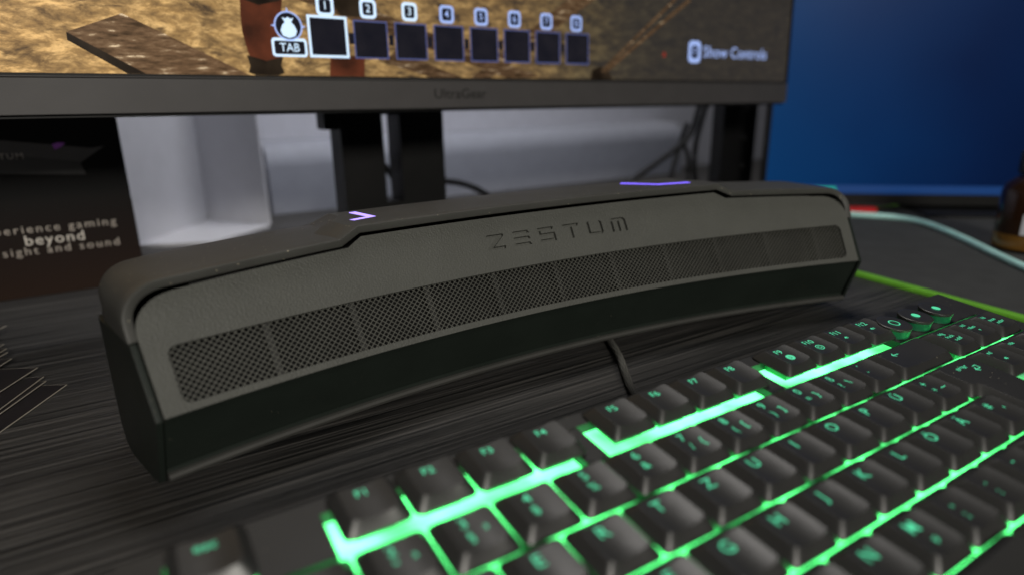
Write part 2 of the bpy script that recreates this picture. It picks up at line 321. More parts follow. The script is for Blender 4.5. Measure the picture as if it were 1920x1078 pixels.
# grille: crossing wires
v0, v1 = z2v(34.2), z2v(53.2); ps, pv = 2.5, 2.3; H = v1-v0
mb = MB(); R_ = 0.165
for fam in (1, -1):
    n = int(380/ps)
    for i in range(-14, n):
        s0 = -190+i*ps; pts = []
        for k in range(7):
            v = v0+H*k/6; s = s0+(v-v0)*ps/pv*(1 if fam > 0 else -1)+(0 if fam > 0 else H*ps/pv)
            if -182 < s < 182: pts.append((s, v))
        if len(pts) < 2: continue
        V = []
        for s, v in pts:
            for da, dn in ((-R_, -1.25), (R_, -1.25), (R_, -2.4 if fam > 0 else -1.6), (-R_, -2.4 if fam > 0 else -1.6)): V.append(pan(s+da*1.2, v, dn-(0.08 if fam < 0 else 0)))
        F = [(4*i_+j, 4*i_+(j+1) % 4, 4*i_+4+(j+1) % 4, 4*i_+4+j) for i_ in range(len(pts)-1) for j in range(4)]
        mb.add(V, F)
g = mb.done('grille', M['mesh'], root); g['kind'] = 'stuff'
# speaker chamber behind the mesh with its upright ribs
def sweep(name, prof, s0, s1, mat, step=6, closed=True, fn=None, parent=root, smooth=True):
    n = max(2, int((s1-s0)/step)+1); V = []; k = len(prof)
    for i in range(n):
        s = s0+(s1-s0)*i/(n-1)
        V += [bar(s, *(fn(s, d, z) if fn else (d, z))) for d, z in prof]
    F = [(i*k+j, i*k+(j+1) % k, (i+1)*k+(j+1) % k, (i+1)*k+j) for i in range(n-1) for j in range(k)]+[tuple(range(k)), tuple(range((n-1)*k, n*k))]
    return link(name, mesh(name, V, F, smooth, 28), mat, parent)
def pd(v, n): return (DB+v*ST-n*CT, ZB+v*CT+n*ST)
sweep('speaker_chamber', [pd(z2v(32.0), -9), pd(z2v(32.0), -11), pd(z2v(61), -11), pd(z2v(61), -9)], -181, 181, M['black'])
sh = None
for i in range(-5, 6):
    a, b_ = i*34-8.5-1.2, i*34-8.5+1.2
    V = [pan(s, v, n) for s in (a, b_) for v, n in ((v0-0.8, -2.7), (v0-0.8, -8.8), (v1+1, -8.8), (v1+1, -2.7))]
    link('chamber_rib', mesh('chamber_rib', V, [(0, 1, 2, 3), (4, 7, 6, 5), (0, 4, 5, 1), (1, 5, 6, 2), (2, 6, 7, 3), (3, 7, 4, 0)]), M['rib'], root)
# lower housing
def backround(s, d, z):
    e = min(1, max(0, (abs(s)-160)/27.5)); k = 0.50+0.50*math.sqrt(max(0, 1-e*e))
    return (22+(d-22)*k if d > 22 else d, z)
body = [(-8.6, 32.5), (-7.6, 31.2), (-6.9, 29.0), (0.6, 10.4), (0.4, 9.2), (-0.9, 8.6), (-1.2, 7.6), (-0.6, 6.6), (1.5, 6.0), (10, 5.0), (44, 5.0), (53, 8), (57, 14), (58, 24), (58, 56), (30, 56), (18, 50), (9, 28), (-6.3, 32.7)]
sweep('housing', body, -185.2, 185.2, M['body'], 4, fn=backround)
sweep('bottom_lip', [(-1.7, 8.9), (-2.1, 7.8), (-1.5, 6.5), (0.9, 5.9), (0.9, 9.0), (-0.6, 9.3)], -185.3, 185.3, M['lip'], 4)
sweep('gap_filler', [(9.2, 58), (12.6, 66), (14.5, 71.0), (50, 71.0), (50, 57)], -165, 165, M['black'])  # dark filler added inside so no light leaks through the hood gap
sweep('gap_filler', [(8.6, 57), (10.5, 62), (40, 62), (40, 56.5)], -182, 182, M['black'], fn=backround)
cap = [(5.6, 55.3), (4.6, 55.0), (-8.8, 32.2), (-8.4, 30.6), (-0.2, 9.0), (1.2, 6.0), (8, 4.6), (44, 4.6), (53.5, 8), (57.6, 14), (58.6, 24), (58.6, 55.3)]
for sg in (-1, 1):
    sweep('end_cap', cap, min(sg*185.8, sg*187.8), max(sg*185.8, sg*187.8), M['body'], 1, fn=backround)
for s in (-120, 120):
    sweep('rubber_foot', [(18, 0.1), (18, 5.2), (42, 5.2), (42, 0.1)], s-22, s+22, M['black'])
# hood: swept along its outline in the s-z plane
OUT = [(-188.4, 55.7), (-188.4, 59)]+[(-173.4-15.0*math.cos(math.radians(t)), 61.0+12.2*math.sin(math.radians(t))) for t in range(0, 91, 8)]+[(-171, 73.3)]
OUT += [(-171+i*4.9, 73.3+(75.6-73.3)*i/12) for i in range(1, 12) if -171+i*4.9 < -111]+[(-109.8, 75.6), (-101.0, 79.5)]
OUT += [(-101.0+i*5.05, 79.5) for i in range(1, 20)]
OUT = OUT+[(0, 79.5)]+[(-s, z) for s, z in OUT[::-1]]
def dfront(s, z):
    pl = DB+(z-ZB)/CT*ST; t = min(1, max(0, (z-58)/16)); return pl-0.2-4.2*t
V = []; NS = None
for i, (s, z) in enumerate(OUT):
    a, b_ = OUT[max(0, i-1)], OUT[min(len(OUT)-1, i+1)]
    tx, tz = b_[0]-a[0], b_[1]-a[1]; L_ = math.hypot(tx, tz); nx, nz = tz/L_, -tx/L_        # inward normal
    e = min(1, max(0, (abs(s)-160)/28.3)); db = 22+(58.8-22)*(0.50+0.50*math.sqrt(max(0, 1-e*e)))
    df = dfront(s, z)
    sec = [(3.6, df+2.2), (3.3, df+0.5), (0.9, df), (0.25, df+0.15), (0.0, df+0.9), (0.15, df+6), (0.45, df+(db-df)*0.4), (0.8, df+(db-df)*0.65), (1.1, db-6), (1.7, db-2.6), (3.0, db-0.6), (5.5, db), (18, db+0.3), (18, db-4), (5.5, db-5), (5.0, df+5)]
    if abs(s) > 100 and abs(s) < 113:                        # the step leans back along the cover's depth
        pass
    NS = len(sec)
    for q, d in sec:
        sh_ = 0.0
        if 100 < abs(s) < 111: sh_ = (4 if d > 40 else (-3 if 18 < d <= 40 else 0))*(1 if s < 0 else -1)
        V.append(bar(s+nx*q+sh_, d, max(z+nz*q, 55.7) if nz < -0.3 else z+nz*q))
n = len(OUT); F = [(i*NS+j, i*NS+(j+1) % NS, (i+1)*NS+(j+1) % NS, (i+1)*NS+j) for i in range(n-1) for j in range(NS)]+[tuple(range(NS)), tuple(range((n-1)*NS, n*NS))]
hm = mesh('hood', V, F, True, 36)
bm = bmesh.new(); bm.from_mesh(hm)
for e in bm.edges:
    if e.verts[0].index//NS == e.verts[1].index//NS and len(e.link_faces) == 2 and e.calc_face_angle(0) > math.radians(10.5): e.smooth = False
bm.to_mesh(hm); bm.free()
hood = link('hood', hm, M['hood'], root)
# light strips in the hood
def strip(pts, wd, mat, lift):
    mb = MB(); P = [Vector(p) for p in pts]
    d0 = (P[1]-P[0]).normalized(); d1 = (P[2]-P[1]).normalized(); n0 = Vector((-d0.y, d0.x)); n1 = Vector((-d1.y, d1.x)); nm_ = (n0+n1); nm_ = nm_/nm_.dot(n0)
    Lp = [P[0]+n0*wd, P[1]+nm_*wd, P[2]+n1*wd]; Rp = [P[0]-n0*wd, P[1]-nm_*wd, P[2]-n1*wd]
    zt = lambda d: 79.5-0.15-0.022*(d-13)
    V = [bar(p.x, p.y, zt(p.y)+h) for h in (-0.6, lift) for p in Lp+Rp]
    F = [(6, 7, 10, 9), (7, 8, 11, 10), (0, 3, 4, 1), (1, 4, 5, 2), (0, 1, 7, 6), (1, 2, 8, 7), (3, 9, 10, 4), (4, 10, 11, 5), (0, 6, 9, 3), (2, 5, 11, 8)]
    mb.add(V, F); return mb.done('light_strip', mat, hood)
strip([(-97.0, 27.6), (-87.3, 30.0), (-88.5, 47.5)], 1.5, M['violet'], 0.2)
strip([(92.0, 27.5), (73.0, 29.5), (60.0, 46)], 1.4, M['violet_deep'], 0.35)

# ------------------------------------------------------------------ keyboard
U = 19.05; TILT = math.radians(6.0); KZ = 23.0
kb = empty('keyboard', (0, 0, KZ), 'black keyboard with green backlight and glowing legends in front of the soundbar', 'keyboard'); kb.rotation_euler = (TILT, 0, 0)
KX0, KX1, KY0, KY1 = -0.55*U, 18.75*U, -4.5*U, 2.22*U
MB().box(KX0, KX1, KY0, KY1, -14, -4.4).done('case', M['case'], kb)
MB().box(-0.2*U, 18.3*U, 0.9*U, 1.92*U, -4.35, -3.9).done('light_guide', M['guide'], kb)
MB().box(-0.2*U, 18.3*U, -1.5*U, 0.899*U, -4.35, -3.9).done('light_guide', M['guide_mid'], kb)
MB().box(-0.2*U, 18.3*U, -4.05*U, -1.501*U, -4.35, -3.9).done('light_guide', M['guide_low'], kb)
fr = MB(); FZ0, FZ1 = -4.38, -0.35
fr.box(KX0, KX1, 1.905*U, KY1, FZ0, FZ1)
fr.box(KX0, KX1, KY0, -4.03*U, FZ0, FZ1)
fr.box(KX0, -0.06*U, -4.029*U, 1.904*U, FZ0, FZ1); fr.box(18.22*U, KX1, -4.029*U, 1.904*U, FZ0, FZ1)
fr.box(0.93*U, 1.86*U, 1.06*U, 1.904*U, FZ0, FZ1)
fr.box(5.80*U, 6.24*U, 1.00*U, 1.904*U, FZ0, FZ1-0.6); fr.box(10.26*U, 10.68*U, 1.02*U, 1.904*U, FZ0, FZ1-0.6)
fr.box(14.72*U, 18.219*U, 1.03*U, 1.904*U, FZ0, FZ1)
fr.box(15.06*U, 18.219*U, -2.98*U, -1.27*U, FZ0, FZ1)
fr.done('top_frame', M['case'], kb)
for x in (1.2, 17.0):
    MB().box(x*U-14, x*U+14, KY1-16, KY1-8, -27.1, -14).done('foot', M['black'], kb)
HK, DISH = 4.05, 1.05
def loft(base, top, r_b, r_t):
    """rounded polygon loft, corners given in matching order"""
    def rnd(poly, r, k=4):
        out = []; n = len(poly)
        for i in range(n):
            p = Vector(poly[i]); a = (Vector(poly[i-1])-p).normalized(); c_ = (Vector(poly[(i+1) % n])-p).normalized()
            for j in range(k+1):
                t = j/k; q = p+a*r*(1-t)**2+c_*r*t**2; out.append((q.x, q.y))
            nx = Vector(poly[(i+1) % n]); e0 = p+c_*r; e1 = nx-c_*r
            for j in range(1, 7): out.append(tuple(e0.lerp(e1, j/7)))
        return out
    return rnd(base, r_b), rnd(top, r_t)
def key_mesh(wu, iso=False):
    g = 0.7; W, D = wu*U-g, U-g; ix, iyf, iyb = 2.7, 2.5, 3.1
    if iso:
        W = 1.5*U-g; D = 2*U-g; st = 0.25*U
        base = [(st, 0), (W, 0), (W, D), (0, D), (0, U), (st, U)]
        top = [(st+ix, iyf), (W-ix, iyf), (W-ix, D-iyb), (ix, D-iyb), (ix, U+iyf), (st+ix, U+iyf)]
    else:
        base = [(0, 0), (W, 0), (W, D), (0, D)]; top = [(ix, iyf), (W-ix, iyf), (W-ix, D-iyb), (ix, D-iyb)]
    b, t = loft(base, top, 2.4, 2.0); n = len(b)
    cx = W/2; hw = max(1.0, W/2-ix); dd = 0.5 if iso else DISH
    def zt(x): return HK-dd*(1-min(1, abs((x-cx)/hw))**2)
    V = []; rings = []
    def ring(pts, zf): rings.append(len(V)); V.extend((x, y, zf(x, y)) for x, y in pts)
    ring(b, lambda x, y: 0.0); ring(b, lambda x, y: 0.45)
    mid = [tuple(Vector(p).lerp(Vector(q), 0.5)) for p, q in zip(b, t)]
    V_m = []; rings.append(len(V)); V.extend((x, y, 0.45+(zt(q[0])-0.45)*0.56) for (x, y), q in zip(mid, t))
    ring(t, lambda x, y: zt(x))
    cxy = Vector((sum(p[0] for p in top)/len(top), sum(p[1] for p in top)/len(top)))
    if iso: F_top = [tuple(range(rings[3], rings[3]+n))]
    else:
        for k in (0.7, 0.4): ring([tuple(cxy.lerp(Vector(p), k)) for p in t], lambda x, y: zt(x))
        V.append((cxy.x, cxy.y, zt(cxy.x))); F_top = [(rings[-1]+j, rings[-1]+(j+1) % n, len(V)-1) for j in range(n)]
    F = [(rings[i]+j, rings[i]+(j+1) % n, rings[i+1]+(j+1) % n, rings[i+1]+j) for i in range(len(rings)-1) for j in range(n)]+F_top+[tuple(range(n))]
    mb = MB(); mb.add(V, F); nf = len(F)
    if iso: mb.box(st+3.6, W-3.6, 3.6, D-3.6, -3.85, -0.02)
    else: mb.box(3.6, W-3.6, 3.6, D-3.6, -3.85, -0.02)
    me = mesh('keycap', mb.V, mb.F, True, 30); me.materials.append(M['key']); me.materials.append(M['housing'])
    for p_ in me.polygons[nf:]: p_.material_index = 1
    return me, zt, W, D
KM = {}
def legend_mesh(items, zt):
    V = []; F = []
    for (x, y, s, size, sxx) in items:
        if callable(s): tv, tf = s(x, y)
        else: tv, tf = text_geo(s, size, x, y, 'CENTER', 1.0, sxx, 0.012)
        n = len(V); V += [(a, b_, zt(a)+0.06) for a, b_ in tv]; F += [tuple(i+n for i in f) for f in tf]
    return mesh('legend', V, F)
def disc(r, r_in=0, k=22):
    def f(x, y):
        if not r_in: return [(x+r*math.cos(6.2832*j/k), y+r*math.sin(6.2832*j/k)) for j in range(k)], [tuple(range(k))]
        return [(x+q*math.cos(6.2832*j/k), y+q*math.sin(6.2832*j/k)) for q in (r, r_in) for j in range(k)], [(j, (j+1) % k, k+(j+1) % k, k+j) for j in range(k)]
    return f
def arrow_l(ln):
    def f(x, y): return [(x-ln/2, y-.18), (x+ln/2, y-.18), (x+ln/2, y+.18), (x-ln/2, y+.18), (x-ln/2-.3, y), (x-ln/2+1.3, y+1.3), (x-ln/2+1.6, y+1.05), (x-ln/2+.4, y), (x-ln/2+1.6, y-1.05), (x-ln/2+1.3, y-1.3)], [(0, 1, 2, 3), (4, 7, 6, 5), (4, 9, 8, 7)]
    return f
def enter_arrow(x, y):
    V, F = arrow_l(3.2)(x, y); n = len(V); V += [(x+1.5, y), (x+1.9, y), (x+1.9, y+2.2), (x+1.5, y+2.2), (x-.2, y+1.85), (x+1.5, y+1.85), (x+1.5, y+2.2), (x-.2, y+2.2)]
    return V, F+[(n, n+1, n+2, n+3), (n+4, n+5, n+6, n+7)]
def horn(k):
    def f(x, y):
        V = [(x-1, y-.4), (x-.5, y-.4), (x+.2, y-.9), (x+.2, y+.9), (x-.5, y+.4), (x-1, y+.4)]; F = [tuple(range(6))]
        for j in range(k):
            q = len(V); V += [(x+.6+.6*j, y-.6), (x+.85+.6*j, y-.6), (x+.85+.6*j, y+.6), (x+.6+.6*j, y+.6)]; F.append((q, q+1, q+2, q+3))
        return V, F
    return f
def key(x0, row, wu, items, iso=False):
    kk = (wu, iso)
    if kk not in KM: KM[kk] = key_mesh(wu, iso)
    me, zt, W, D = KM[kk]
    y0 = 1.212*U if row == 0 else -(row-1)*U
    if iso: y0 -= U
    o = link('keycap', me, None, kb, (x0*U-0.3, y0-0.3, random.uniform(-0.05, 0.05)))
    o.rotation_euler = (random.uniform(-.006, .006), random.uniform(-.006, .006), random.uniform(-.004, .004))
    if items: link('legend', legend_mesh(items, zt), M['legend'], o)
    return o
def fk(x, s, icon=None, wu=1): return key(x, 0, wu, [(8.6, 12.2, s, 3.9, 1.05)]+(icon or []))
fk(0, 'esc')
for i in range(4): fk(2+i, 'F%d' % (i+1)); fk(6.5+i, 'F%d' % (i+5))
ring = lambda r: disc(r, r-.35)
fk(11, 'F9', [(9.6, 7.4, disc(1.85, 0.8), 0, 1), (9.6, 7.4, 'M', 1.8, 1.0)])
fk(12, 'F10', [(9.6, 7.4, ring(1.85), 0, 1), (9.6, 7.4, 'G', 2.5, 1.2)])
fk(13, 'F11', [(9.2, 7.6, horn(1), 0, 1)]); fk(14, 'F12', [(9.2, 7.6, horn(2), 0, 1)])
def num(a, b_=None, c_=None):
    it = [(7.6, 12.2, a, 4.6, 1.1)]
    if b_: it.append((7.4, 7.4, b_, 4.0, 1.1))
    if c_: it.append((12.2, 7.8, c_, 4.0, 1.1))
    return it
for i, t in enumerate([('^', '°'), ('1', '!'), ('2', '"', '²'), ('3', '§', '³'), ('4', '$'), ('5', '%'), ('6', '&'), ('7', '/', '{'), ('8', '(', '['), ('9', ')', ']'), ('0', '=', '}'), ('ß', '?', '\\'), ('´', '`')]): key(i, 1, 1, num(*t))
key(13, 1, 2, [(12, 11.5, arrow_l(4.2), 0, 1)])
key(0, 2, 1.5, [(9, 11, 'tab', 3, 1)])
for i, t in enumerate('QWERTZUIOPÜ'): key(1.5+i, 2, 1, [(8.0, 11.8, t, 5.4, 1.12)])
key(12.5, 2, 1, num('+', '*', '~'))
key(13.5, 2, 1.5, [(14.0, 30.5, 'enter', 3.4, 0.95), (19.5, 27.0, enter_arrow, 0, 1)], iso=True)
key(0, 3, 1.75, [(9, 11, 'caps', 3, 1)])
for i, t in enumerate('ASDFGHJKLÖÄ'): key(1.75+i, 3, 1, [(8.0, 11.8, t, 5.4, 1.12)])
key(12.75, 3, 1, num('#', None, "'"))
key(0, 4, 1.25, []); key(1.25, 4, 1, num('<', '>', '|'))
for i, t in enumerate('YXCVBN'): key(2.25+i, 4, 1, [(8.0, 11.8, t, 5.4, 1.12)])
key(8.25, 4, 1, [(8.0, 11.8, 'M', 5.4, 1.12), (9.6, 7.0, 'µ', 3.2, 1.1)])
key(9.25, 4, 1, num(',', ';')); key(10.25, 4, 1, num('.', ':')); key(11.25, 4, 1, num('-', '_')); key(12.25, 4, 2.75, [])
for x, wu in ((0, 1.25), (1.25, 1.25), (2.5, 1.25), (3.75, 6.25), (10, 1.25), (11.25, 1.25), (12.5, 1.25), (13.75, 1.25)): key(x, 5, wu, [])
def nav(x, row, lines):
    return key(x, row, 1, [(7.4+1.6*k, 12.9-2.9*k, s, 2.5, 1.0) if isinstance(s, str) else (9.6, 7.4, s, 0, 1) for k, s in enumerate(lines)])
nav(15.22, 1, ['einfg', 'druck', 's-abf']); nav(16.22, 1, ['pos1', 'rollen', '⇩'.replace('⇩', 'v')]); nav(17.22, 1, ['bild', 'pause', 'untbr'])
nav(15.22, 2, ['entf', horn(1)]); nav(16.22, 2, ['ende']); nav(17.22, 2, ['bild'])
def arrow_to(a):
    def f(x, y): return [(x+1.5*math.cos(a+q), y+1.5*math.sin(a+q)) for q in (0, 2.3, -2.3)], [(0, 1, 2)]
    return f
for x, row, a in ((16.22, 4, 1.5708), (15.22, 5, 3.1416), (16.22, 5, -1.5708), (17.22, 5, 0.0)): key(x, row, 1, [(8.6, 11.0, arrow_to(a), 0, 1)])
# round media buttons
for k, x in enumerate((15.09, 16.02, 16.96)):
    o = MB().lathe([(7.0, -0.3), (7.0, 0.5), (7.0, 3.0)], 0, 0, 36).done('round_button', M['knob_side'], kb, (x*U, 1.45*U, 0), True, 40)
    MB().lathe([(7.0, 3.02), (7.3, 3.1), (7.3, 4.1), (7.0, 4.35), (6.0, 4.35), (0.5, 4.1)], 0, 0, 36).done('button_cap', M['key'], o, (0, 0, 0), True, 50)
    if k == 0: V, F = disc(2.5, 2.0)(0, 0)
    else: V, F = disc(1.9)(0, 0)
    link('legend', mesh('legend', [(a, b_, 4.42) for a, b_ in V], F), M['legend'], o)

# ------------------------------------------------------------------ monitor with the game on it
MO = Vector((217.359, 300.0, 119.796)); MX = Vector((0.99928158, 0.03603719, -0.01173232)); MY = Vector((0.01045979, 0.0352994, 0.99932204)); MN = Vector((0.0364269, -0.99872683, 0.03489709))
mon = empty('monitor', MO, 'large dark grey monitor showing a game with a row of empty slots', 'monitor')
mon.matrix_world = Matrix(((MX.x, MY.x, MN.x, MO.x*S), (MX.y, MY.y, MN.y, MO.y*S), (MX.z, MY.z, MN.z, MO.z*S), (0, 0, 0, 1)))
HW = 374
mb = MB(); mb.prism(rrect(-HW, 0, HW, 18.7, 1.2, 3), -12, 0); mb.done('bezel', M['bezel'], mon)
MB().prism([(17.6, 0), (18.7, 0), (18.7, 0.55), (18.2, 0.6)], -HW+1, HW-1, lambda a, b_, c_: (c_, a, b_)).done('bezel_ridge', M['bezel'], mon)
for sg in (-1, 1): MB().box(min(sg*(HW-1.6), sg*HW), max(sg*(HW-1.6), sg*HW), 18.8, 430, -12, -0.2).done('bezel', M['bezel_dark'], mon)
MB().box(-HW+1, HW-1, 3, 430, -30, -12.1).done('back_cover', M['bezel_dark'], mon)
MB().box(-HW+2, HW-2, -1.6, 2.9, -32, -2.5).done('lower_trim', M['bezel_dark'], mon)
scr = MB().box(-HW+1.65, HW-1.65, 18.8, 428, -11.9, -1.6).done('screen', M['pic_ground'], mon)
# glossy ridge strip between screen and bezel
MB().box(-HW+1.7, HW-1.7, 18.75, 20.0, -1.55, -0.5).done('screen_gap', M['bezel_dark'], mon)
LAY = [0]
def pic(name, polys, mat, lay):
    mb = MB(); z = -1.55+0.05*lay
    for p in polys: mb.flat(p, lambda x, y: (x, y, z))
    return mb.done(name, mat, scr)
def picgeo(name, V, F, mat, lay): return link(name, mesh(name, [(x, y, -1.55+0.05*lay) for x, y in V], F), mat, scr)
pic('plank_picture', [[(-221.9, 39.5), (-196.5, 49.6), (-137.1, 20.1), (-189.7, 20.1)]], M['pic_wood'], 1)
pic('plank_edge_picture', [[(-221.9, 39.5), (-189.7, 20.1), (-198.3, 20.1), (-222.1, 35.7)]], M['pic_dark'], 1)
pic('plank_picture', [[(-54.9, 29.0), (-46, 36), (2, 20.1), (-22, 20.1)]], M['pic_wood_dim'], 1)
pic('plank_picture', [[(-105, 62.2), (-79.6, 66.0), (70, 21), (40, 20.1)]], M['pic_wood_dim'], 2)
pic('plank_picture', [[(10, 20.1), (26, 20.1), (128, 82), (104, 82)]], M['pic_wood_dim'], 3)
pic('rope_picture', [[(131, 26), (134, 24.5), (230, 85), (226, 86)], [(129, 27), (131, 25.6), (213, 85), (210, 86)]], M['pic_wood_dim'], 4)
pic('stone_picture', [[(118, 20.1), (120, 27), (128, 30), (137, 27), (141, 20.1)]], M['pic_dark'], 4)
pic('leg_picture', [[(-137, 70), (-138.4, 52), (-138.6, 43.3), (-137, 34), (-135.7, 27.7), (-118.3, 28.1), (-118.2, 36), (-119.5, 44.1), (-116, 54), (-113, 70)]], M['pic_leg'], 5)
pic('garment_picture', [[(-152, 190), (-146, 120), (-139, 72), (-138, 61), (-128, 58), (-116, 61), (-108, 72), (-100, 75), (-96, 150), (-100, 190), (-126, 205)]], M['pic_dark'], 6)
pic('boot_picture', [[(-137.6, 31), (-136.5, 25), (-137.8, 21.5), (-134, 20.1), (-121, 20.1), (-117.5, 21.5), (-119, 26), (-117.2, 30.6), (-127, 28)]], M['pic_dark'], 6)
pic('leg_picture', [[(-89, 32), (-90.5, 20.1), (-68.2, 20.1), (-67, 32)]], M['pic_leg'], 5)
pic('garment_picture', [[(-100, 75), (-86, 62), (-80, 55), (-62, 55), (-55, 70), (-60, 110), (-90, 150)]], M['pic_dark'], 5)
pic('marker_picture', [[(197, 39), (201, 38.5), (201.5, 42), (198, 43)]], M['pic_red'], 5)
X = -101.4
for k in range(8):
    x0 = -101.4+27.75*k if k else -101.4; x0 = (-101.4, -73.2, -45.6, -17.8, 10.0, 37.6, 65.4, 93.5)[k]; x1 = x0+(24.4 if k == 0 else 22.6); y1 = 54.6 if k == 0 else 53.2; y0 = 30.7
    bd = 1.5 if k == 0 else 0.9
    pic('slot_border', [[(x0, y0), (x1, y0), (x1, y1), (x0, y1)]], M['pic_white'] if k == 0 else M['pic_border'], 7)
    pic('slot', [[(x0+bd, y0+bd), (x1-bd, y0+bd), (x1-bd, y1-bd), (x0+bd, y1-bd)]], M['pic_slot'], 8)
    if k < 7: pic('slot_link', [[(x1+.6, 39), (x1+4.0, 39), (x1+4.0, 45.5), (x1+.6, 45.5)]], M['pic_slot'], 7)
    bx, by = (-89.8, -62.7, -34.6, -7.5, 19.2, 46.9, 75.2, 103.5)[k], 60.0
    pic('number_badge', [rrect(bx-5.4, by-5.6, bx+5.4, by+5.6, 2.6)], M['pic_white'] if k < 3 else M['pic_blue'], 9)
    pic('number_field', [rrect(bx-3.6, by-3.8, bx+3.6, by+3.8, 1.4)], M['pic_slot'], 10)
    V, F = text_geo(str(k+1), 6.6, bx, by, 'CENTER', 1, 1.0, 0.02); picgeo('number', V, F, M['pic_white'] if k < 3 else M['pic_blue'], 11)
pic('tab_badge', [rrect(-123.2, 30.6, -102.8, 41.0, 2)], M['pic_white'], 9); pic('tab_field', [rrect(-121.8, 32.0, -104.2, 39.4, 1)], M['pic_slot'], 10)
V, F = text_geo('TAB', 6.6, -113, 35.6, 'CENTER', 1, 0.95, 0.02); picgeo('tab_text', V, F, M['pic_white'], 11)
circ = lambda x, y, r, k=26: [(x+r*math.cos(6.2832*j/k), y+r*math.sin(6.2832*j/k)) for j in range(k)]
pic('pouch_ring', [circ(-112.6, 47.6, 8.2), [(-113.4, 55), (-112.6, 58), (-111.8, 55)], [(-105, 48.4), (-102.4, 47.6), (-105, 46.8)], [(-120.2, 46.8), (-122.8, 47.6), (-120.2, 48.4)]], M['pic_blue'], 9)
pic('pouch_field', [circ(-112.6, 47.6, 7.3)], M['pic_slot'], 10)
pic('pouch_picture', [[(-117.3, 45), (-116.2, 42.2), (-112.6, 41), (-109, 42.2), (-107.9, 45), (-109.2, 48.2), (-110.8, 49.6), (-109.3, 52.2), (-111.3, 51.6), (-112.6, 52.6), (-113.9, 51.6), (-115.9, 52.2), (-114.4, 49.6), (-116, 48.2)]], M['pic_white'], 11)
pic('hint_badge', [rrect(229, 34.8, 244.6, 52.9, 4)], M['pic_blue'], 9); pic('hint_field', [rrect(232.4, 38.4, 241.2, 49.3, 2.4)], M['pic_slot'], 10)
V, F = text_geo('F', 8.5, 236.8, 43.8, 'CENTER'); picgeo('hint_key', V, F, M['pic_blue'], 11)
V, F = text_geo('Show Controls', 13.5, 248.0, 44.0, 'LEFT', 1, 1.0, 0.03); k_ = 90/max(v[0]-248 for v in V); V = [(248+(x-248)*k_, y) for x, y in V]; picgeo('hint_text', V, F, M['pic_blue'], 9)
V, F = text_geo('UltraGear', 9.0, 0, 9.2, 'CENTER', 1, 1.0, 0.03); k_ = 41/(max(v[0] for v in V)-min(v[0] for v in V)); link('wordmark', mesh('wordmark', [(x*k_, y, 0.06) for x, y in V], F), M['logo'], mon)
# stand: neck with its cable slot, foot
def inmon(pts): return [mon.matrix_world.inverted() @ (Vector(p)*S)/S for p in pts]
MI = mon.matrix_world.inverted()
def world_part(name, mb, mat, parent, smooth=False):
    V = [tuple((MI @ (Vector(v)*S))/S) for v in mb.V]; return link(name, mesh(name, V, mb.F, smooth), mat, parent)
mb = MB(); mb.box(159, 193.5, 392, 420, 6, 260); mb.box(208, 247, 392, 420, 6, 260); mb.box(193.5, 208, 392.5, 419.5, 6, 44); mb.box(193.5, 208, 392.5, 419.5, 114, 260)
mb.box(148, 159, 396, 416, 104, 122); mb.box(170, 236, 345, 392, 180, 240)
world_part('stand_neck', mb, M['bezel_dark'], mon)
mb = MB(); mb.box(80, 330, 330, 470, 0.2, 6); world_part('stand_foot', mb, M['bezel_dark'], mon)

# ------------------------------------------------------------------ second monitor
P0 = Vector((606, 341, 0)); P1 = Vector((906, 72, 0)); dx = (P1-P0).normalized(); nx = Vector((dx.y, -dx.x, 0))
if nx.dot(Vector((0, -1, 0))) < 0: nx = -nx
m2 = empty('second_monitor', P0, 'monitor turned inwards on the right with a plain dark blue desktop', 'monitor')
m2.matrix_world = Matrix(((dx.x, 0, nx.x, P0.x*S), (dx.y, 0, nx.y, P0.y*S), (0, 1, 0, 20*S), (0, 0, 0, 1)))
MB().box(0, 560, -11, 330, -24, -2).done('back_cover', M['bezel_dark'], m2)
MB().box(0, 560, -11, -0.2, -1.99, 0.8).done('bezel', M['bezel_dark'], m2)
s2 = MB().box(2, 558, 0, 320, -1.9, 0).done('screen', M['pic_blue_bg'], m2)
def pic2(name, x0, y0, x1, y1, mat, lay): return MB().flat(rrect(x0, y0, x1, y1, min(1.5, (y1-y0)/2.2), 3), lambda x, y: (x, y, 0.06*lay)).done(name, mat, s2)
pic2('taskbar', 2.1, 0.2, 557.9, 9, M['pic_taskbar'], 1)
pic2('taskbar_icon', 12, 2.2, 33, 6.4, M['pic_icon_light'], 2); pic2('taskbar_icon', 42, 2.0, 74, 7.0, M['pic_icon_green'], 2); pic2('taskbar_icon', 238, 2, 248, 8, M['pic_icon_blue'], 2)
MB().box(150, 330, -20+0.2, -14, -170, 40).done('stand_foot', M['bezel_dark'], m2); MB().box(215, 265, -15, 120, -60, -24.1).done('stand_neck', M['bezel_dark'], m2)

# ------------------------------------------------------------------ post between the monitors
p = empty('metal_post', (630, 405, 0), 'black metal post standing between the two monitors', 'post')
MB().box(-31, 26, -8, 8, 0.1, 330).done('column', M['cable'], p)
for z in (42, 74, 106): MB().lathe([(0.1, 0), (3.2, 0), (3.2, 1), (0.1, 1)], 0, 0, 14).done('bolt', M['rib'], p, (8, -8.1, z)).rotation_euler = (math.pi/2, 0, 0)

